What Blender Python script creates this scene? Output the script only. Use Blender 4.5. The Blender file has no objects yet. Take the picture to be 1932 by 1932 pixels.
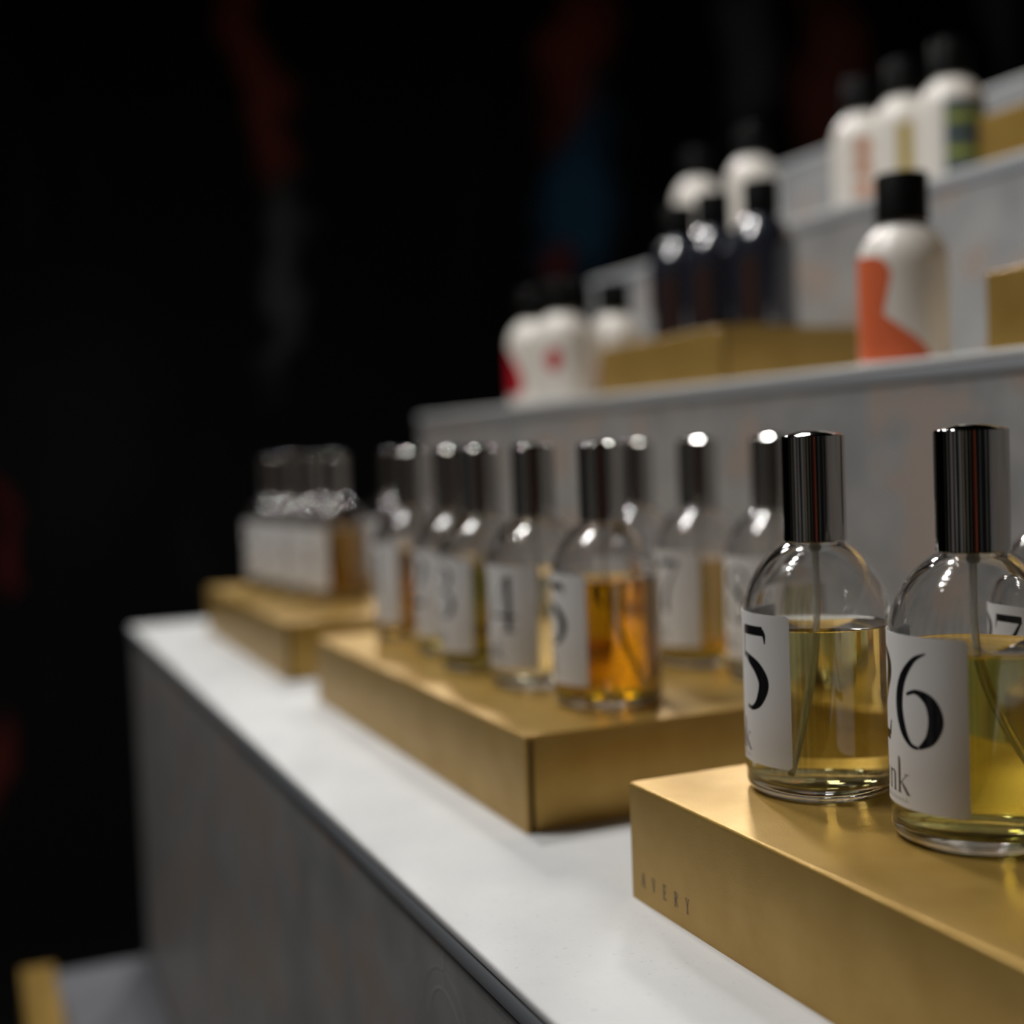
import bpy, bmesh, math, random
from mathutils import Vector, Matrix
S = 0.001                       # everything below is written in millimetres
col = bpy.context.scene.collection
scn = bpy.context.scene
random.seed(7)

# ---------------------------------------------------------------- camera
def add_camera():
    cam = bpy.data.cameras.new('camera'); o = bpy.data.objects.new('camera', cam); col.objects.link(o)
    yaw, pitch, roll, f, pcx = 0.4036, -0.0491, -0.0379, 2470.5, 987.1
    F = Vector((math.sin(yaw)*math.cos(pitch), math.cos(yaw)*math.cos(pitch), math.sin(pitch)))
    R = F.cross(Vector((0, 0, 1))).normalized(); U = R.cross(F)
    r = R*math.cos(roll)+U*math.sin(roll); u = -R*math.sin(roll)+U*math.cos(roll)
    m = Matrix(((r.x, u.x, -F.x, -210.09*S), (r.y, u.y, -F.y, -406.16*S), (r.z, u.z, -F.z, 160.0*S), (0, 0, 0, 1)))
    o.matrix_world = m
    cam.sensor_width = 36; cam.sensor_fit = 'HORIZONTAL'; cam.lens = f/1932*36
    cam.shift_x = (966-pcx)/1932
    cam.clip_start = 0.01; cam.clip_end = 60
    cam.dof.use_dof = True; cam.dof.focus_distance = 0.408; cam.dof.aperture_fstop = 4.1
    scn.camera = o
add_camera()

# ---------------------------------------------------------------- world and lamps
w = bpy.data.worlds.new('world'); scn.world = w; w.use_nodes = True
w.node_tree.nodes['Background'].inputs[0].default_value = (0.6, 0.7, 0.9, 1)
w.node_tree.nodes['Background'].inputs[1].default_value = 0.004

def lamp(name, loc, target, size, power, color=(1, 0.975, 0.94), spread=180):
    l = bpy.data.lights.new(name, 'AREA'); l.shape = 'DISK'; l.size = size; l.energy = power; l.color = color
    l.spread = math.radians(spread)
    o = bpy.data.objects.new(name, l); col.objects.link(o); o.location = loc
    o.rotation_euler = (Vector(target)-Vector(loc)).to_track_quat('-Z', 'Y').to_euler()
    return o
lamp('ceiling_spot', (0.05, 0.80, 1.70), (0.15, 0.15, 0.1), 0.14, 9.0)
lamp('far_spot', (1.75, 2.75, 2.15), (0.10, 0.0, 0.1), 0.28, 3.8, spread=70)
lamp('far_spot', (0.80, 2.90, 2.05), (0.05, 0.3, 0.1), 0.28, 3.6, spread=70)
lamp('side_spot', (-0.42, 0.47, 1.62), (0.0, 0.2, 0.1), 0.13, 6.6)
lamp('side_spot', (-0.60, 0.44, 1.55), (0.0, 0.2, 0.1), 0.13, 6.0)
lamp('side_spot', (-0.82, 0.40, 1.46), (0.0, 0.2, 0.1), 0.12, 3.4)

scn.view_settings.view_transform = 'Standard'; scn.view_settings.look = 'None'
scn.view_settings.gamma = 1; scn.view_settings.use_curve_mapping = False
scn.view_settings.exposure = 0.0
cy = scn.cycles
cy.max_bounces = 24; cy.transmission_bounces = 24; cy.glossy_bounces = 10; cy.diffuse_bounces = 5
cy.transparent_max_bounces = 24; cy.use_denoising = True; cy.sample_clamp_indirect = 12; cy.blur_glossy = 0.6

# ---------------------------------------------------------------- materials
def mat(name, base=(0.8, 0.8, 0.8), rough=0.5, metal=0.0, **k):
    m = bpy.data.materials.new(name); m.use_nodes = True
    b = m.node_tree.nodes['Principled BSDF']
    b.inputs['Base Color'].default_value = (*base, 1); b.inputs['Roughness'].default_value = rough
    b.inputs['Metallic'].default_value = metal
    for kk, v in k.items(): b.inputs[kk.replace('_', ' ')].default_value = v
    return m
def nodes(m): return m.node_tree.nodes, m.node_tree.links, m.node_tree.nodes['Principled BSDF']
def coord(m, scale=(1, 1, 1)):
    N, L, b = nodes(m)
    g = N.new('ShaderNodeNewGeometry'); mp = N.new('ShaderNodeMapping'); mp.inputs['Scale'].default_value = scale
    L.new(g.outputs['Position'], mp.inputs['Vector']); return mp.outputs[0]
def noise(m, vec, scale, detail=4, rough=.55):
    N, L, b = nodes(m); n = N.new('ShaderNodeTexNoise'); n.inputs['Scale'].default_value = scale
    n.inputs['Detail'].default_value = detail; n.inputs['Roughness'].default_value = rough
    L.new(vec, n.inputs['Vector']); return n.outputs['Fac']
def ramp(m, fac, stops, interp='LINEAR'):
    N, L, b = nodes(m); r = N.new('ShaderNodeValToRGB'); r.color_ramp.interpolation = interp
    e = r.color_ramp.elements
    while len(e) < len(stops): e.new(0.5)
    for i, (p, c) in enumerate(stops): e[i].position = p; e[i].color = (*c, 1)
    L.new(fac, r.inputs[0]); return r.outputs[0]
def mixc(m, fac, a, bcol):
    N, L, b = nodes(m); x = N.new('ShaderNodeMix'); x.data_type = 'RGBA'
    for s, v in ((0, fac), (6, a), (7, bcol)):
        if isinstance(v, (int, float)): x.inputs[s].default_value = v
        elif isinstance(v, tuple): x.inputs[s].default_value = (*v, 1)
        else: L.new(v, x.inputs[s])
    return x.outputs[2]
def bump(m, h, strength, dist):
    N, L, b = nodes(m); n = N.new('ShaderNodeBump'); n.inputs['Strength'].default_value = strength
    n.inputs['Distance'].default_value = dist; L.new(h, n.inputs['Height']); L.new(n.outputs[0], b.inputs['Normal'])

M = {}
# white laminate of the treads
m = mat('white_laminate', rough=0.6, Specular_IOR_Level=.25); N, L, b = nodes(m); v = coord(m)
c = ramp(m, noise(m, v, 14, 6, .6), [(0.3, (0.60, 0.61, 0.615)), (0.7, (0.70, 0.705, 0.70))])
sp = ramp(m, noise(m, v, 420, 2), [(0.30, (0.55, 0.55, 0.54)), (0.36, (1, 1, 1))])
x = N.new('ShaderNodeMix'); x.data_type = 'RGBA'; x.blend_type = 'MULTIPLY'; x.inputs[0].default_value = .25
L.new(c, x.inputs[6]); L.new(sp, x.inputs[7]); L.new(x.outputs[2], b.inputs['Base Color'])
bump(m, noise(m, v, 900, 2), .12, .0004); M['tread'] = m
M['tread_grey'] = mat('low_tread_grey', (0.17, 0.175, 0.195), 0.5)  # tread of the low step, darker and bluer than the other treads
# mottled grey of the risers
m = mat('mottled_grey_panel', rough=0.42); N, L, b = nodes(m); v = coord(m)
base = ramp(m, noise(m, v, 19, 5, .6), [(0.32, (0.255, 0.262, 0.268)), (0.52, (0.33, 0.332, 0.338)), (0.7, (0.39, 0.39, 0.385))])
pk = ramp(m, noise(m, coord(m, (1, .8, 1)), 24, 3, .5), [(0.50, (0, 0, 0)), (0.62, (1, 1, 1))])
L.new(mixc(m, pk, base, (0.37, 0.315, 0.285)), b.inputs['Base Color'])
bump(m, noise(m, v, 260, 3), .15, .0005); M['riser'] = m
M['lip'] = mat('grey_edge_band', (0.30, 0.32, 0.35), 0.35)
# satin gold sheet
m = mat('satin_gold', (0.62, 0.44, 0.17), 0.42, 0.55); N, L, b = nodes(m); v = coord(m)
L.new(ramp(m, noise(m, v, 35, 6, .65), [(0.25, (0.39, 0.235, 0.050)), (0.75, (0.49, 0.315, 0.088))]), b.inputs['Base Color'])
L.new(ramp(m, noise(m, v, 60, 4), [(0.3, (.38,)*3), (0.7, (.46,)*3)]), b.inputs['Roughness'])
bump(m, noise(m, v, 1500, 2), .25, .0003); M['gold'] = m
M['black_gap'] = mat('black_interior', (0.006, 0.006, 0.006), 0.6)
M['engraving'] = mat('dark_engraving', (0.05, 0.04, 0.035), 0.5)
M['chrome'] = mat('polished_chrome', (0.50, 0.49, 0.475), 0.06, 1.0)
M['glass'] = mat('clear_glass', (1, 1, 1), 0.0, 0, Transmission_Weight=1.0, IOR=1.5, Coat_Weight=1.0, Coat_Roughness=0.09, Coat_IOR=1.6)
M['glass_inner'] = mat('clear_glass_inside', (1, 1, 1), 0.0, 0, Transmission_Weight=1.0, IOR=1.5)
M['tube'] = mat('translucent_tube', (0.95, 0.95, 0.88), 0.15, 0, Transmission_Weight=.55, IOR=1.42)
m = mat('label_paper', (0.80, 0.80, 0.81), 0.45); b = m.node_tree.nodes['Principled BSDF']; M['label'] = m
M['ink'] = mat('glossy_black_ink', (0.012, 0.012, 0.014), 0.12)
M['fine_ink'] = mat('grey_fine_ink', (0.03, 0.03, 0.03), 0.35)
M['white_plastic'] = mat('warm_white_plastic', (0.86, 0.82, 0.76), 0.34)
M['black_plastic'] = mat('black_cap_plastic', (0.002, 0.002, 0.002), 0.6, 0, Specular_IOR_Level=.12)
M['dark_gloss'] = mat('charcoal_glossy_bottle', (0.025, 0.028, 0.042), 0.25, 0.3, Coat_Weight=1.0, Coat_Roughness=0.08, Coat_IOR=1.9)
M['coral'] = mat('coral_print', (0.78, 0.16, 0.06), 0.4)
M['crimson'] = mat('crimson_print', (0.55, 0.015, 0.03), 0.4)
M['teal_grey'] = mat('teal_grey_print', (0.10, 0.14, 0.15), 0.4)
M['lime'] = mat('lime_print', (0.42, 0.50, 0.08), 0.4)
M['ochre'] = mat('ochre_print', (0.55, 0.42, 0.10), 0.4)
M['tan'] = mat('tan_print', (0.62, 0.27, 0.14), 0.4)
M['red_reflection'] = mat('painted_red_reflection', (0.04, 0.02, 0.016), 0.25)

def liquid_mat(name, T):
    """T = colour light keeps after crossing the 46 mm of one bottle"""
    if name in M: return M[name]
    m = mat(name, (1, 1, 1), 0.0, 0, Transmission_Weight=1.0, IOR=1.36); N, L, b = nodes(m)
    sig = [-math.log(t)/0.046 for t in T]; D = max(sig)
    a = N.new('ShaderNodeVolumeAbsorption'); a.inputs['Density'].default_value = D
    a.inputs['Color'].default_value = (*[1-s/D for s in sig], 1)
    L.new(a.outputs[0], N['Material Output'].inputs['Volume']); M[name] = m; return m
LIQ = dict(pale=(.90, .87, .62), straw=(.88, .81, .34), yellow=(.70, .66, .13), olive=(.78, .72, .14), amber=(.86, .43, .003), honey=(.86, .52, .02), clear=(.93, .93, .80), orange=(.86, .38, .03))

# ---------------------------------------------------------------- mesh helpers
def link(name, bm, material, parent=None, smooth=None, recalc=True):
    if recalc: bmesh.ops.recalc_face_normals(bm, faces=bm.faces)
    me = bpy.data.meshes.new(name); bm.to_mesh(me); bm.free()
    if smooth is not None:
        for p in me.polygons: p.use_smooth = True
        me.set_sharp_from_angle(angle=math.radians(smooth))
    me.materials.append(material)
    o = bpy.data.objects.new(name, me); col.objects.link(o); o.parent = parent
    return o
def box(bm, x0, x1, y0, y1, z0, z1):
    vs = [bm.verts.new((x*S, y*S, z*S)) for x in (x0, x1) for y in (y0, y1) for z in (z0, z1)]
    for q in ((0, 1, 3, 2), (4, 6, 7, 5), (0, 4, 5, 1), (2, 3, 7, 6), (0, 2, 6, 4), (1, 5, 7, 3)):
        bm.faces.new([vs[i] for i in q])
def boxo(name, dims, material, parent, bevel=0.0, seg=3, kind=None):
    bm = bmesh.new(); box(bm, *dims)
    if bevel:
        bmesh.ops.recalc_face_normals(bm, faces=bm.faces)
        bmesh.ops.bevel(bm, geom=list(bm.edges), offset=bevel*S, segments=seg, affect='EDGES', profile=.5)
    return link(name, bm, material, parent, 40 if bevel else None)
def lathe(bm, prof, seg=96):
    rings = []
    for r, z in prof:
        if r < 1e-6: rings.append([bm.verts.new((0, 0, z*S))])
        else: rings.append([bm.verts.new((r*S*math.cos(2*math.pi*i/seg), r*S*math.sin(2*math.pi*i/seg), z*S)) for i in range(seg)])
    for a, c in zip(rings, rings[1:]):
        for i in range(seg):
            j = (i+1) % seg
            if len(a) == 1 and len(c) == 1: continue
            if len(a) == 1: bm.faces.new((a[0], c[i], c[j]))
            elif len(c) == 1: bm.faces.new((a[i], a[j], c[0]))
            else: bm.faces.new((a[i], a[j], c[j], c[i]))
def arc(cx, cz, rx, rz, a0, a1, n):
    return [(cx+rx*math.cos(math.radians(a0+(a1-a0)*i/n)), cz+rz*math.sin(math.radians(a0+(a1-a0)*i/n))) for i in range(n+1)]
def tube(bm, pts, r, seg=14):
    rings = []
    for k, p in enumerate(pts):
        p = Vector(p); a = Vector(pts[max(k-1, 0)]); c = Vector(pts[min(k+1, len(pts)-1)])
        t = (c-a).normalized(); s = t.cross(Vector((.3, .9, .1))).normalized(); q = t.cross(s)
        rings.append([bm.verts.new((p+s*r*math.cos(2*math.pi*i/seg)+q*r*math.sin(2*math.pi*i/seg))*S) for i in range(seg)])
    for a, c in zip(rings, rings[1:]):
        for i in range(seg): bm.faces.new((a[i], a[(i+1) % seg], c[(i+1) % seg], c[i]))
    bm.faces.new(rings[0][::-1]); bm.faces.new(rings[-1])
def catmull(P, n=10):
    P = [tuple(P[0])]+[tuple(p) for p in P]+[tuple(P[-1])]; out = []
    for i in range(1, len(P)-2):
        for k in range(n):
            t = k/n
            out.append(tuple(.5*((2*b)+(-a+c)*t+(2*a-5*b+4*c-d)*t*t+(-a+3*b-3*c+d)*t**3) for a, b, c, d in zip(P[i-1], P[i], P[i+1], P[i+2])))
    out.append(P[-2]); return out
def strip2d(path, smooth=True):
    """(x, y, width) centre line -> quads in 2-D"""
    pts = catmull(path, 9) if smooth and len(path) > 2 else [tuple(path[0][j]+(path[-1][j]-path[0][j])*k/6 for j in range(3)) for k in range(7)] if len(path) == 2 else path
    L_, R_ = [], []
    for k, (x, y, wd) in enumerate(pts):
        a = pts[max(k-1, 0)]; c = pts[min(k+1, len(pts)-1)]
        dx, dy = c[0]-a[0], c[1]-a[1]; d = math.hypot(dx, dy) or 1
        nx, ny = -dy/d*wd/2, dx/d*wd/2
        L_.append((x+nx, y+ny)); R_.append((x-nx, y-ny))
    def mx(a, b_, t): return (a[0]+(b_[0]-a[0])*t, a[1]+(b_[1]-a[1])*t)
    out = []
    for i in range(len(pts)-1):
        n = 5 if pts[i][2] > .05 else 1
        for k in range(n): out.append((mx(L_[i], R_[i], k/n), mx(L_[i], R_[i], (k+1)/n), mx(L_[i+1], R_[i+1], (k+1)/n), mx(L_[i+1], R_[i+1], k/n)))
    return out
T_, K_ = .022, .125            # thin and thick pen widths
GL = {  # letter height 1, (advance, strokes)
 '1': (.42, [[(.22, 0, K_), (.22, .97, K_)], [(.22, .97, .03), (.05, .86, .03)], [(.06, .011, T_), (.38, .011, T_)]]),
 '2': (.62, [[(.09, .74, .10), (.12, .86, .06), (.30, .975, .04), (.50, .86, .12), (.52, .70, .14), (.40, .48, .09), (.20, .24, .04), (.07, .06, .03)], [(.06, .05, .10), (.52, .05, .10)], [(.52, .06, .05), (.57, .22, .02)]]),
 '3': (.60, [[(.09, .80, .09), (.22, .96, .035), (.44, .88, .10), (.46, .74, .13), (.36, .58, .05), (.20, .53, .025)], [(.20, .53, .025), (.42, .46, .08), (.52, .27, .14), (.42, .06, .09), (.22, .015, .03), (.06, .16, .09)]]),
 '4': (.66, [[(.46, 0, K_), (.46, .98, K_)], [(.42, .97, .025), (.04, .30, .03)], [(.03, .27, .05), (.63, .27, .05)], [(.30, .011, T_), (.62, .011, T_)]]),
 '5': (.62, [[(.10, .94, .11), (.52, .945, .11)], [(.50, .95, .08), (.545, .90, .05), (.555, .80, .015)], [(.10, .96, T_), (.10, .60, T_)],
            [(.10, .66, .035), (.24, .60, .10), (.42, .50, .155), (.52, .33, .17), (.44, .12, .12), (.30, .02, .055), (.17, .03, .045)]]),
 '6': (.64, [[(.48, .985, .012), (.32, .90, .055), (.15, .68, .105), (.09, .42, .125), (.15, .18, .105), (.26, .04, .05), (.37, .012, .03)],
            [(.22, .545, .03), (.36, .585, .05), (.52, .50, .13), (.58, .32, .165), (.52, .13, .12), (.38, .015, .03)]]),
 '7': (.60, [[(.06, .94, .11), (.56, .94, .11)], [(.07, .93, .03), (.04, .78, .02)], [(.55, .92, .03), (.34, .55, .08), (.24, .25, .12), (.24, .0, .13)]]),
 '8': (.62, [[(.31, .98, .03), (.13, .88, .09), (.12, .72, .12), (.30, .54, .10), (.50, .34, .13), (.50, .12, .10), (.31, .01, .03)], [(.31, .98, .03), (.49, .88, .07), (.49, .70, .06), (.31, .54, .03), (.12, .34, .06), (.12, .12, .08), (.31, .01, .03)]]),
 'i': (.26, [[(.13, 0, .085), (.13, .58, .085)], [(.04, .57, .018), (.13, .575, .018)], [(.05, .009, .018), (.21, .009, .018)], [(.13, .76, .07), (.13, .83, .07)]]),
 'n': (.46, [[(.12, 0, .085), (.12, .58, .085)], [(.04, .57, .018), (.12, .575, .018)], [(.12, .44, .02), (.22, .56, .03), (.34, .53, .085), (.36, .40, .085), (.36, 0, .085)], [(.04, .009, .018), (.20, .009, .018)], [(.28, .009, .018), (.44, .009, .018)]]),
 'k': (.50, [[(.10, 0, .085), (.10, .90, .085), (.06, 1.02, .03)], [(.13, .27, .02), (.38, .56, .022)], [(.30, .57, .018), (.46, .57, .018)], [(.19, .33, .04), (.30, .18, .085), (.44, .0, .07)], [(.03, .009, .018), (.18, .009, .018)], [(.36, .009, .018), (.50, .009, .018)]]),
 'A': (.56, [[(.28, 1, .055), (.07, .02, .06)], [(.28, 1, .1), (.47, .02, .125)], [(.14, .33, .055), (.40, .33, .055)], [(0, .015, .055), (.15, .015, .055)], [(.36, .015, .055), (.56, .015, .055)]]),
 'V': (.56, [[(.09, .98, .125), (.28, 0, .06)], [(.28, 0, .055), (.48, .98, .06)], [(0, .985, .055), (.18, .985, .055)], [(.40, .985, .055), (.56, .985, .055)]]),
 'E': (.50, [[(.12, 0, .125), (.12, 1, .125)], [(.03, .985, .055), (.44, .985, .055)], [(.12, .52, .055), (.34, .52, .055)], [(.03, .015, .055), (.46, .015, .055)], [(.44, 1, .055), (.44, .84, .055)], [(.46, 0, .055), (.47, .18, .055)], [(.34, .62, .055), (.34, .42, .055)]]),
 'R': (.54, [[(.12, 0, .125), (.12, 1, .125)], [(.03, .985, .055), (.26, .985, .04), (.40, .90, .08), (.41, .70, .125), (.28, .54, .04), (.12, .53, .055)], [(.26, .53, .06), (.36, .28, .08), (.50, .01, .05)], [(.03, .015, .055), (.21, .015, .055)]]),
 'Y': (.54, [[(.08, .98, .08), (.27, .46, .08)], [(.27, .46, .055), (.46, .98, .06)], [(.27, 0, .125), (.27, .48, .125)], [(0, .985, .055), (.17, .985, .055)], [(.38, .985, .055), (.54, .985, .055)], [(.17, .015, .055), (.37, .015, .055)]]),
}
def text_quads(txt, height, xscale=1.0, gap=.05, extra=None):
    """centred text as 2-D quads in mm"""
    out, x = [], 0
    for ch in txt:
        adv, st = GL[ch]
        for s in st:
            for q in strip2d(s): out.append([((x+px)*height*xscale, py*height) for px, py in q])
        x += adv+gap
    tot = (x-gap)*height*xscale
    return [[(a-tot/2, b_) for a, b_ in q] for q in out], tot
def wrap(bm, quads, R, az_c, z0, dx=0):
    """bend 2-D quads round a vertical cylinder; x runs to the reader's right"""
    for q in quads:
        vs = []
        for x, y in q:
            a = az_c+(x+dx)/R; vs.append(bm.verts.new((R*math.cos(a)*S, R*math.sin(a)*S, (z0+y)*S)))
        try: bm.faces.new(vs)
        except ValueError: pass
def patch(bm, R0, R1, a0, a1, z0, z1, n=40, rc=1.6, az_c=0.0):
    """curved label with thickness and rounded corners; a0..a1 are mm along the surface"""
    out = []
    for (cx_, cz_, s) in ((a1-rc, z1-rc, 0), (a0+rc, z1-rc, 90), (a0+rc, z0+rc, 180), (a1-rc, z0+rc, 270)):
        out += [(cx_+rc*math.cos(math.radians(s+15*i)), cz_+rc*math.sin(math.radians(s+15*i))) for i in range(7)]
    # columns: for every x give the top and bottom
    xs = sorted(set([round(p[0], 4) for p in out]+[a0+(a1-a0)*i/n for i in range(n+1)]))
    def ends(x):
        d = 0
        e = min(x-a0, a1-x)
        if e < rc: d = rc-math.sqrt(max(rc*rc-(rc-e)**2, 0))
        return z0+d, z1-d
    cols = []
    for x in xs:
        lo, hi = ends(x); a = az_c+x/R1
        cols.append([bm.verts.new((R*math.cos(a)*S, R*math.sin(a)*S, z*S)) for R in (R0, R1) for z in (lo, hi)])
    for c, d in zip(cols, cols[1:]):
        bm.faces.new((c[2], d[2], d[3], c[3])); bm.faces.new((c[0], c[1], d[1], d[0]))
        bm.faces.new((c[1], c[3], d[3], d[1])); bm.faces.new((c[0], d[0], d[2], c[2]))
    bm.faces.new((cols[0][0], cols[0][2], cols[0][3], cols[0][1])); bm.faces.new((cols[-1][0], cols[-1][1], cols[-1][3], cols[-1][2]))
def thing(name, label, cat, loc=(0, 0, 0), rz=0, group=None, kind=None):
    o = bpy.data.objects.new(name, None); col.objects.link(o); o.location = [c*S for c in loc]; o.rotation_euler = (0, 0, rz)
    o.empty_display_size = .02; o['label'] = label; o['category'] = cat
    if group: o['group'] = group
    if kind: o['kind'] = kind
    return o

# ---------------------------------------------------------------- the room
def streak_wall(name, spots, scale):
    """near-black painted wall with dim vertical streaks and blotches of its own colours"""
    m = mat(name, (0.01, 0.01, 0.012), 0.8); N, L, b = nodes(m); v = coord(m, scale)
    cur = ramp(m, noise(m, v, 1.6, 5, .6), [(0.0, (0.0008, 0.0008, 0.0012)), (0.58, (0.0015, 0.0015, 0.002)), (0.68, (0.02, 0.02, 0.02)), (0.75, (0.003, 0.003, 0.004))])
    g = N.new('ShaderNodeNewGeometry'); wob = N.new('ShaderNodeTexNoise'); wob.inputs['Scale'].default_value = 5; wob.inputs['Detail'].default_value = 4
    L.new(g.outputs['Position'], wob.inputs['Vector'])
    ad = N.new('ShaderNodeVectorMath'); ad.operation = 'MULTIPLY_ADD'; ad.inputs[1].default_value = (.3, .3, .5)
    L.new(wob.outputs['Color'], ad.inputs[0]); L.new(g.outputs['Position'], ad.inputs[2])
    for (x, y, z, rx, ry, rz_, tilt, colr) in spots:
        mp = N.new('ShaderNodeMapping'); mp.vector_type = 'TEXTURE'
        mp.inputs['Location'].default_value = (x+.15, y+.15, z+.25); mp.inputs['Rotation'].default_value = (0, tilt, 0); mp.inputs['Scale'].default_value = (rx, ry, rz_)
        L.new(ad.outputs[0], mp.inputs['Vector'])
        ln = N.new('ShaderNodeVectorMath'); ln.operation = 'LENGTH'; L.new(mp.outputs[0], ln.inputs[0])
        k = ramp(m, ln.outputs['Value'], [(0.35, (1, 1, 1)), (1.0, (0, 0, 0))])
        cur = mixc(m, k, cur, colr)
    L.new(cur, b.inputs['Base Color']); return m
def structure(name, dims, material):
    o = boxo(name, dims, material, None); o['kind'] = 'structure'; return o
far_spots = [(0.64, 3.5, 1.35, .10, 9, .50, -.12, (.42, .085, .05)), (0.70, 3.5, 0.66, .07, 9, .42, .05, (.15, .175, .17)),
             (1.72, 3.5, 1.48, .16, 9, .42, .35, (.42, .085, .05)), (1.70, 3.5, 1.00, .17, 9, .46, .28, (.05, .19, .33)),
             (1.62, 3.5, .74, .10, 9, .14, .3, (.34, .05, .035)), (2.35, 3.5, 1.5, .13, 9, .45, 0, (.2, .22, .22)),
             (2.72, 3.5, 1.42, .20, 9, .52, .08, (.45, .13, .08)), (3.5, 3.5, 1.8, .12, 9, .4, 0, (.2, .22, .22)),
             (-.12, 3.5, -.02, .05, 9, .20, 0, (.26, .02, .02)), (-.15, 3.5, -.65, .05, 9, .2, 0, (.22, .03, .02)), (.1, 3.5, .35, .3, 9, .5, 0, (.01, .015, .015))]
W_far = streak_wall('dark_painted_wall', far_spots, (3, .3, .5))
near_spots = [(-1.3, -2.5, .2, .10, 9, 2.4, 0, (.85, .20, .08)), (-1.62, -2.5, .2, .05, 9, 2.4, 0, (.7, .06, .04)), (-.6, -2.5, .2, .08, 9, 2.4, 0, (.2, .2, .22)), (-2.3, -2.5, .2, .08, 9, 2.4, 0, (.7, .62, .40)),
              (.2, -2.5, .2, .08, 9, 2.4, 0, (.3, .3, .28)), (1.1, -2.5, .2, .12, 9, 2.4, 0, (.2, .2, .2))]
W_near = streak_wall('dark_streaked_wall', near_spots, (7, .3, .25))
side_spots = [(-2.5, -1.9, .2, 9, .14, 2.4, 0, (.85, .82, .72)), (-2.5, -1.3, .2, 9, .12, 2.4, 0, (.9, .82, .55)), (-2.5, -.8, .2, 9, .28, 2.4, 0, (.7, .7, .7)),
              (-2.5, -.1, .2, 9, .12, 2.4, 0, (.85, .8, .8)), (-2.5, .5, .2, 9, .32, 2.4, 0, (.7, .66, .66)), (-2.5, 1.2, .2, 9, .16, 2.4, 0, (.8, .74, .6)), (-2.5, 2.0, .2, 9, .10, 2.4, 0, (.7, .7, .7))]
W_side = streak_wall('grey_streaked_wall', side_spots, (.3, 5, .25))
structure('wall_far', (-2500, 4200, 3500, 3600, -1200, 2600), W_far)
structure('wall_near', (-2500, 4200, -2600, -2500, -1200, 2600), W_near)
structure('wall_left', (-2600, -2500, -2500, 3500, -1200, 2600), W_side)
structure('wall_right', (4100, 4200, -2500, 3500, -1200, 2600), mat('dark_wall_paint', (.012, .012, .013), .8))
structure('floor', (-2500, 4100, -2500, 3500, -1300, -1200), mat('dark_floor', (.02, .02, .02), .5))
structure('ceiling', (-2500, 4100, -2500, 3500, 2600, 2700), mat('dark_ceiling', (.015, .015, .015), .9))

# ---------------------------------------------------------------- stepped display stand
Yend, Y0 = 921.4, -900
X1, X2, X3, X4 = -66.8, 238.6, 448.3, 657.9
Z2, Z3, Z4, ZL = 197.8, 344.3, 467.4, -329.4
H = 41.0
SOLID = {}
def step(key, x0, x1, z, zlow, lab):
    t = thing('display_step', lab, 'display step', (x0, 0, zlow)); SOLID[key] = t
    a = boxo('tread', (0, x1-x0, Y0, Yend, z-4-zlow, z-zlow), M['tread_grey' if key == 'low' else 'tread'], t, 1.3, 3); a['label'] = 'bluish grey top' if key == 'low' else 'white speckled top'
    boxo('edge_band', (.35, 12, Y0, Yend-.3, z-11-zlow, z-4-zlow), M['lip'], t, .3, 2)['label'] = 'smooth blue-grey band'
    boxo('riser', (1.6, 16, Y0, Yend-1, 0, z-11-zlow), M['riser'], t)['label'] = 'mottled grey front'
    boxo('end_panel', (16.1, x1-x0-4, Yend-13, Yend-1, 0, z-11-zlow), M['riser'], t)
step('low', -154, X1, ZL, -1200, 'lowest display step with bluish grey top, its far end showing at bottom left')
step('front', X1, X2, 0, -1200, 'front white display step with three gold boxes and rows of perfume bottles')
step('second', X2, X3, Z2, -1200, 'second display step, carrying the coral patterned bottle and dark bottles')
step('third', X3, X4, Z3, -1200, 'third display step up, carrying the striped lotion bottle')
step('top', X4, X4+220, Z4, -1200, 'topmost display step, empty, at the upper right edge')
# pale arcs and a tick on the riser of the front step
bm = bmesh.new()
for seg_ in ([(19+r_*math.cos(a)*1.0, -47+r_*math.sin(a)*1.0, wd) for a in [math.radians(10+i*16) for i in range(11)]] for r_, wd in ((19, .8), (26, .5))):
    for q in strip2d(seg_):
        bm.faces.new([bm.verts.new((1.5*S, -a*S, (b_+1200)*S)) for a, b_ in [(-p[0], p[1]) for p in q]])
for q in strip2d([(19, -14, .9), (19, -27, .9)]):
    bm.faces.new([bm.verts.new((1.5*S, p[0]*S, (p[1]+1200)*S)) for p in q])
dial = link('ring_and_tick', bm, mat('pale_line', (.5, .5, .5), .5), SOLID['front'], recalc=False); dial['label'] = 'faint pale ring and tick on the step front'

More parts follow.
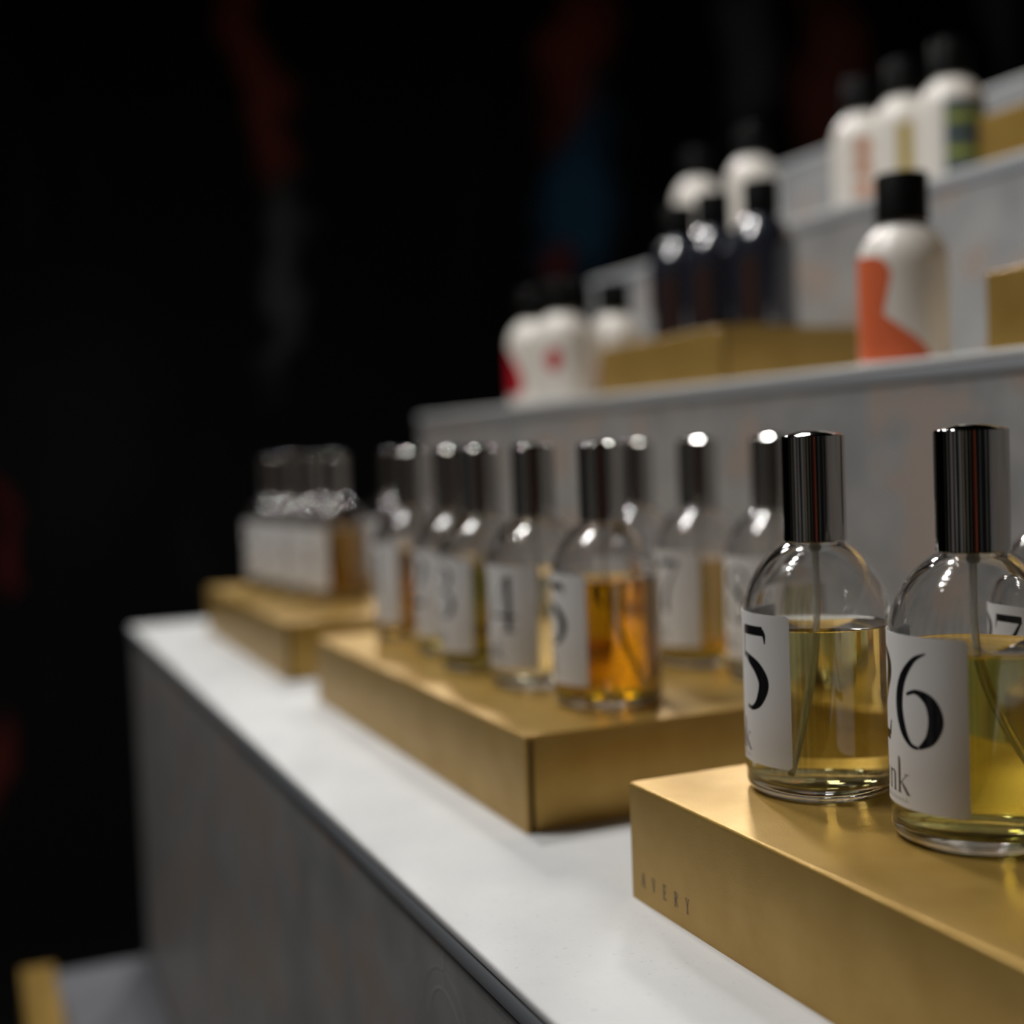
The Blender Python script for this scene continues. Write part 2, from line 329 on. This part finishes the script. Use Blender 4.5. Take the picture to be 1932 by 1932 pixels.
# ---------------------------------------------------------------- gold boxes
def gold_box(label, x0, y_far, length, z, width=200, height=H, group=None, engraved=False):
    y_near = y_far-length
    t = thing('gold_box', label, 'box', (x0, y_far, z), 0, group)
    g, th = 2.3, 1.6
    bm = bmesh.new()                                        # folded sheet: front, top, back
    prof = [(0, 0), (0, height-1.3)]+[(1.3-1.3*math.cos(math.radians(a)), height-1.3+1.3*math.sin(math.radians(a))) for a in (22, 45, 68, 90)]
    prof += [(width-1.3+1.3*math.sin(math.radians(a)), height-1.3+1.3*math.cos(math.radians(a))) for a in (0, 22, 45, 68, 90)]+[(width, 0)]
    inner = [(width-th, 0), (width-th, height-th), (th, height-th), (th, 0)]
    lp = prof+inner
    A = [bm.verts.new((x*S, 0, zz*S)) for x, zz in lp]; B = [bm.verts.new((x*S, -length*S, zz*S)) for x, zz in lp]
    n = len(lp)
    for i in range(n): bm.faces.new((A[i], A[(i+1) % n], B[(i+1) % n], B[i]))
    k = len(prof)
    for V in (A, B):
        bm.faces.new([V[i] for i in (*range(0, 6), k+2, k+3)]); bm.faces.new([V[i] for i in (*range(5, k-5), k+1, k+2)]) if False else None
        bm.faces.new([V[i] for i in (*range(5, k-5), k+1, k+2)])
        bm.faces.new([V[i] for i in (*range(k-6, k), k, k+1)])
    sh = link('shell', bm, M['gold'], t, 35)
    boxo('core', (th+.05, width-th-.05, -length+2.5, -2.5, .3, height-th-.1), M['black_gap'], t)
    for nm, ya, yb in (('end_panel', -length+.15, -length+1.9), ('end_panel', -1.9, -.15)):
        e = boxo(nm, (g+th, width-g-th, ya, yb, .4, height-th-.15), M['gold'], t, .3, 2)
    if engraved:
        bm = bmesh.new()
        for ch, yy in zip('AVERY', (8.3, 15.7, 23.3, 31.0, 38.3)):
            qs, tot = text_quads(ch, 5.0, .92)
            for q in qs: bm.faces.new([bm.verts.new((-.06*S, -(yy+a)*S, (5.9+b_)*S)) for a, b_ in q])
        link('engraved_name', bm, M['engraving'], t, recalc=False)
    return t
gold_box('gold metal box in the foreground with AVERY on its front', 0, 0, 345, 0, engraved=True, group='gold boxes on the front step')
gold_box('gold metal box in the middle with a black seam down its near corner', -3.1, 432, 345, 0, group='gold boxes on the front step')
gold_box('farthest gold metal box at the far left end of the front step', -4.9, 837.5, 325, 0, group='gold boxes on the front step')
gold_box('gold box on the second step under the three dark bottles', 279, 567, 190, Z2, 150, group='gold boxes on the upper steps')
gold_box('gold box on the second step cut by the right picture edge', 266, 108, 300, Z2, 160, group='gold boxes on the upper steps')
gold_box('gold box on the third step at the upper right picture edge', 478, 341, 300, Z3, 160, group='gold boxes on the upper steps')
# tall gold slab at the lower left
t = thing('gold_slab', 'narrow upright gold slab in front of the low step, bottom left corner', 'display block', (-186, 842, -1200))
boxo('slab_body', (0, 29, -260, 0, 0, 909), M['gold'], t, 1.2)

# ---------------------------------------------------------------- glass perfume bottles
ZT, HC, RB = 120.4, 36.4, 25.0
RC = 10.58
def outer_profile():
    p = [(0, 1.6), (17, 1.3), (19.5, .1), (21.6, 0)]+arc(20.8, 4.2, 4.2, 4.2, -80, 0, 8)
    p += [(25.0, 4.4+i*7) for i in range(1, 8)]
    p += [(r, z) for r, z in arc(0, 57, 25, 29.2, 0, 67.5, 16)]
    p += [(8.6, 84.6), (8.2, 86), (8.2, 96)]
    return p
def inner_profile():
    p = [(0, 6.2), (12, 5.4), (18.5, 4.4)]+arc(19.2, 8.1, 4.3, 4.0, -80, 0, 6)
    p += [(23.5, 16+i*7) for i in range(0, 6)]
    p += [(r, z) for r, z in arc(0, 56.6, 23.5, 27.2, 0, 72, 14)]
    p += [(6.0, 84), (6.0, 96)]
    return p
def glass_mesh():
    bm = bmesh.new(); lathe(bm, outer_profile()+inner_profile()[::-1], 128)
    o = link('glass_body', bm, M['glass'], None, 50); o.data.materials.append(M['glass_inner'])
    for k, p in enumerate(o.data.polygons):
        if max(o.data.vertices[v].index for v in p.vertices) >= NV_OUT: p.material_index = 1
    return o
def _nv(prof, seg): return sum(1 if r < 1e-6 else seg for r, z in prof)
NV_OUT = _nv(outer_profile(), 128)
def liquid_obj(level):
    ip = [(r+.12, z-.12) if r > 1 else (0, z-.12) for r, z in inner_profile()]
    p = [q for q in ip if q[1] < level-.6]
    rr = 23.5 if level <= 56.6 else 23.5*math.sqrt(max(1-((level-56.6)/27.2)**2, 0))
    p += [(rr+.12, level), (rr-.6, level-.45), (rr-1.8, level-.75), (0, level-.8)]
    bm = bmesh.new(); lathe(bm, p, 128)
    return link('liquid', bm, M['glass_inner'], None, 60)
def cap_obj():
    b0 = ZT-HC
    p = [(0, b0+14), (8.7, b0+14), (8.9, b0+.4), (RC-.3, b0), (RC, b0+.35), (RC, ZT-1.3)]+arc(RC-.5, ZT-1.3, .5, .4, 0, 70, 4)
    p += [(r, ZT-.9+1.7*(1-(r/10.05)**2)) for r in (9.8, 9, 8, 7, 6, 5, 4, 3, 2, 1)]+[(0, ZT+.8)]
    bm = bmesh.new(); lathe(bm, p, 96)
    o = link('cap', bm, M['chrome'], None, 40); o['label'] = 'polished chrome cap'; return o
def tube_obj(bend):
    P = [(0, 0, 84, 0), (0, 0, 62, 0), (bend*.12, 0, 45, 0), (bend*.45, 0, 26, 0), (bend*.85, 0, 12, 0), (bend, 0, 8.6, 0)]
    pts = [q[:3] for q in catmull(P, 8)]
    bm = bmesh.new(); tube(bm, pts, 1.15); return link('dip_tube', bm, M['tube'], None, 60)
def pump_obj():
    bm = bmesh.new(); lathe(bm, [(0, 80.5), (1.6, 80.6), (2.2, 82), (3.6, 83), (5.4, 84), (5.6, 95), (0, 95)], 48)
    return link('pump', bm, M['tube'], None, 40)
cache = {}
def part(key, make, parent, material=None):
    """first use builds the part, later ones copy it"""
    if key not in cache: o = make(); cache[key] = o
    else: o = cache[key].copy(); col.objects.link(o)
    o.parent = parent
    if material:
        o.data = o.data.copy() if o.data.users > 1 else o.data
        o.data.materials[0] = material
    return o
LW = 26.8
def perfume(x, y, z, az_right, num, liq, label, group, tube_az=3.0, level=57.0, word='ink', bend=18):
    """az_right: compass angle in degrees of the label's right edge as seen from above"""
    t = thing('perfume_bottle', label, 'perfume bottle', (x, y, z), 0, group)
    az = math.radians(az_right)-LW/25.15
    g = part('glass', glass_mesh, t)
    l = part('liquid%g' % level, lambda: liquid_obj(level), t); l.data = l.data.copy(); l.data.materials[0] = liquid_mat(liq+'_perfume', LIQ[liq])
    l['label'] = {'pale': 'pale yellow', 'straw': 'straw yellow', 'yellow': 'yellow', 'olive': 'greenish yellow', 'amber': 'deep amber', 'honey': 'honey', 'clear': 'nearly clear', 'orange': 'orange'}[liq]+' perfume'
    c = part('cap', cap_obj, t)
    tb = part('tube%g' % bend, lambda: tube_obj(bend), t); tb.rotation_euler = (0, 0, tube_az)
    part('pump', pump_obj, t)
    lb = part('label', lambda: (lambda bm: (patch(bm, 25.03, 25.15, -LW, LW, 11, 61.3), link('paper_label', bm, M['label'], None, 50))[1])(bmesh.new()), t)
    lb.rotation_euler = (0, 0, az)
    key = 'print'+num+word
    def mk():
        bm = bmesh.new()
        qs, tot = text_quads(num, 28.2, 1.0, .06); wrap(bm, qs, 25.19, 0, 29.0, .7)
        o = link('printed_number', bm, M['ink'], None, recalc=False); return o
    pn = part(key, mk, lb); pn.rotation_euler = (0, 0, 0)
    def mk2():
        bm = bmesh.new(); qs, tot = text_quads(word, 10.2, 1.3, .02); wrap(bm, qs, 25.18, 0, 14.9)
        for i in range(9):
            x0 = -7+i*1.65
            wrap(bm, [[(x0, 0), (x0+.18, 0), (x0+.18, 1.1), (x0, 1.1)], [(x0+.5, .1), (x0+.95, .1), (x0+.95, .3), (x0+.5, .3)]], 25.18, 0, 12.6)
        return link('printed_word', bm, M['fine_ink'], None, recalc=False)
    part('word'+word, mk2, lb)
    return t
GN, GM, GMB, GF = 'perfume bottles on the nearest gold box', 'front row of perfume bottles on the middle gold box', 'back row of perfume bottles on the middle gold box', 'perfume bottles on the farthest gold box'
perfume(53.4, -39, H, 213.5, '25', 'straw', 'sharp clear bottle of straw yellow perfume, its number 5 cut off, left of the 6', GN, 3.6, 56.5, bend=19)
perfume(60.2, -106.7, H, 223.4, '26', 'yellow', 'largest perfume bottle, greenish yellow, with a big black 6 on its label', GN, -.62, 56.5, bend=20)
perfume(150, -52.7, H, 220, '27', 'amber', 'amber perfume bottle just behind the bottle numbered 6, mostly off the right edge', GN, 1.2, 57)
perfume(60.5, 134.5, H, 223, '15', 'amber', 'deep amber perfume bottle nearest the seam corner of the middle gold box', GM, -1.0, 57.5)
perfume(53.6, 196.8, H, 246, '14', 'pale', 'pale perfume bottle with a 4, directly behind the deep amber bottle', GM, -.5, 57)
perfume(49.7, 260.8, H, 234, '13', 'olive', 'olive yellow perfume bottle with a 3, third from the seam corner', GM, .4, 56)
perfume(56.6, 324.3, H, 231, '12', 'olive', 'perfume bottle squeezed between the one with a 3 and the farthest of its row', GM, 2.4, 57)
perfume(54.0, 397.0, H, 232, '11', 'honey', 'farthest bottle of the front row on the middle gold box, honey coloured', GM, 1.4, 58)
perfume(161.5, 145.9, H, 232, '18', 'pale', 'pale bottle in the back row peeping out behind the sharp bottle with a 5', GMB, 1.9, 57)
perfume(153.8, 205.0, H, 238, '17', 'honey', 'back row bottle with full label showing, honey liquid at its right side', GMB, 2.9, 57)
perfume(146.0, 262.0, H, 240, '16', 'orange', 'back row bottle whose lower half hides behind the deep amber bottle', GMB, .9, 57)
perfume(69.1, 638.3, H, 238, '5', 'amber', 'deep amber bottle nearest the corner of the farthest gold box', GF, .5, 58)
perfume(61.9, 692.0, H, 250, '4', 'clear', 'almost clear bottle second from the corner on the farthest gold box', GF, 1.5, 57)
perfume(55.3, 744.0, H, 250, '3', 'clear', 'almost clear bottle third from the corner on the farthest gold box', GF, 2.5, 57)
perfume(51.1, 798.0, H, 250, '2', 'clear', 'leftmost perfume bottle of the whole display, on the farthest gold box', GF, 3.5, 57)
perfume(140, 706, H, 240, '7', 'amber', 'amber bottle set back on the farthest gold box, right of the corner one', GF, 3.5, 57)
perfume(140, 628, H, 240, '8', 'honey', 'dim rear bottle on the farthest gold box behind the honey coloured one', GF, 2.5, 57)

# ---------------------------------------------------------------- opaque bottles of the upper steps
def soap_body(mt, hb=80):
    bm = bmesh.new()
    p = [(0, .6), (21.5, 0), (23.7, .9), (24.5, 2.6)]+[(24.5, 8+i*8) for i in range(6)]+arc(0, hb-28, 24.5, 26, 0, 52, 12)+[(12.5, hb-5.0), (11.5, hb-4.0), (11.5, hb+6)]+[(0, hb+6)]
    lathe(bm, p, 96); return link('bottle_body', bm, mt, None, 50)
def soap_cap(hb=80, r=14.2, hh=26):
    bm = bmesh.new(); p = [(0, hb-3.6), (r-.6, hb-3.6), (r, hb-3), (r, hb-3+hh-1.2), (r-.5, hb-3+hh-.3), (r-1.3, hb-3+hh), (0, hb-3+hh)]
    lathe(bm, p, 72); return link('cap', bm, M['black_plastic'], None, 40)
def blob(bm, pts, az_c, R=24.62, n=8):
    """closed outline (mm along surface, z) drawn as a curved fan"""
    P = catmull(list(pts)+[pts[0]], n)[:-1]
    cx_ = sum(p[0] for p in P)/len(P); cz_ = sum(p[1] for p in P)/len(P)
    rings = []
    for k in range(7):
        f = k/6
        rings.append([bm.verts.new((R*math.cos(az_c+(cx_+(x-cx_)*f)/R)*S, R*math.sin(az_c+(cx_+(x-cx_)*f)/R)*S, (cz_+(z-cz_)*f)*S)) for x, z in P] if k else [bm.verts.new((R*math.cos(az_c+cx_/R)*S, R*math.sin(az_c+cx_/R)*S, cz_*S))])
    m_ = len(P)
    for i in range(m_):
        j = (i+1) % m_
        bm.faces.new((rings[0][0], rings[1][i], rings[1][j]))
        for k in range(1, 6): bm.faces.new((rings[k][i], rings[k+1][i], rings[k+1][j], rings[k][j]))
def band(bm, a0, a1, z0, z1, az_c, R=24.62):
    n = 20
    for i in range(n):
        q = [(a0+(a1-a0)*i/n, z0), (a0+(a1-a0)*(i+1)/n, z0), (a0+(a1-a0)*(i+1)/n, z1), (a0+(a1-a0)*i/n, z1)]
        bm.faces.new([bm.verts.new((R*math.cos(az_c+x/R)*S, R*math.sin(az_c+x/R)*S, z*S)) for x, z in q])
VIEW = lambda x, y: math.atan2(-406-y, -210-x)      # azimuth the aisle side of a bottle faces
def soap(name, x, y, z, label, cat, group, body_mat='white_plastic', prints=(), hb=80, r=14.2, hh=26):
    t = thing(name, label, cat, (x, y, z), 0, group)
    part('soap'+body_mat+str(hb), lambda: soap_body(M[body_mat], hb), t)
    part('soapcap%g_%g_%g' % (hb, r, hh), lambda: soap_cap(hb, r, hh), t)
    az = VIEW(x, y)
    for pname, mt, draw in prints:
        bm = bmesh.new(); draw(bm, az); o = link(pname, bm, M[mt], t, recalc=True)
    return t
GW = 'white lotion bottles on the second step'
GU = 'white lotion bottles on the third step'
soap('lotion_bottle', 269, 174, Z2, 'white lotion bottle with black cap and coral pattern, alone left of a gold box', 'lotion bottle', GW, prints=[
    ('coral_print', 'coral', lambda bm, az: blob(bm, [(-34, 2), (-34, 54), (-24, 57.5), (-12, 56), (-6.5, 48), (-9, 40), (-14, 31), (-14, 24), (-10, 20), (0, 17), (9, 10), (13.5, 2), (0, 1.2), (-18, 1.2)], az))])
soap('lotion_bottle', 322, 620, Z2, 'white lotion bottle right behind the far end of a gold box', 'lotion bottle', GW, prints=[
    ('red_print', 'crimson', lambda bm, az: blob(bm, [(-16, 8), (-18, 26), (-12, 34), (-6, 24), (-8, 8)], az))])
soap('lotion_bottle', 269, 614, Z2, 'white lotion bottle with a red dot, middle of three', 'lotion bottle', GW, prints=[
    ('red_dot', 'crimson', lambda bm, az: blob(bm, [(-17, 36), (-12, 44), (-4, 43), (-2, 34), (-6, 26), (-14, 27)], az))])
soap('lotion_bottle', 269, 675, Z2, 'white lotion bottle with red lower left side, farthest of three', 'lotion bottle', GW, prints=[
    ('red_print', 'crimson', lambda bm, az: blob(bm, [(-38, 12), (-38, 50), (-28, 48), (-15, 30), (-12, 14), (-22, 8)], az))])
dk = [('painted_reflection', 'red_reflection', lambda bm, az: band(bm, -16, -4, 6, 50, az))]  # reddish reflection on the glossy bodies, painted as a dark band
soap('dark_bottle', 332, 404, Z2+H, 'glossy charcoal bottle nearest of three on a gold box', 'bottle', 'dark bottles on the second step', 'dark_gloss', dk, 86, 13, 24)
soap('dark_bottle', 324, 456, Z2+H, 'glossy charcoal bottle in the middle of the dark trio', 'bottle', 'dark bottles on the second step', 'dark_gloss', dk, 86, 13, 24)
soap('dark_bottle', 324, 508, Z2+H, 'glossy charcoal bottle farthest and leftmost of the dark trio', 'bottle', 'dark bottles on the second step', 'dark_gloss', dk, 86, 13, 24)
def stripes(bm, az):
    for z_ in (15, 40): band(bm, -4, 34, z_, z_+6, az, 24.72)
soap('lotion_bottle', 478, 369, Z3, 'white lotion bottle with teal grey panel and lime stripes beside a gold box', 'lotion bottle', GU, prints=[
    ('grey_panel', 'teal_grey', lambda bm, az: band(bm, -5, 34, 3, 56, az)), ('lime_stripe', 'lime', stripes)])
soap('lotion_bottle', 478, 422, Z3, 'white lotion bottle with an upright ochre pattern, middle of the high trio', 'lotion bottle', GU, prints=[
    ('ochre_print', 'ochre', lambda bm, az: band(bm, -5, 5, 4, 52, az))])
soap('lotion_bottle', 478, 473, Z3, 'white lotion bottle with small tan marks, farthest of the high trio', 'lotion bottle', GU, prints=[
    ('tan_mark', 'tan', lambda bm, az: [blob(bm, [(-6, z_), (-5, z_+10), (4, z_+11), (6, z_+2), (0, z_-2)], az) for z_ in (6, 24, 40)])])
soap('lotion_bottle', 478, 635, Z3, 'white lotion bottle whose dome shows above the nearest dark bottle', 'lotion bottle', GU)
soap('lotion_bottle', 478, 732, Z3, 'white lotion bottle whose dome shows above the middle dark bottle', 'lotion bottle', GU)
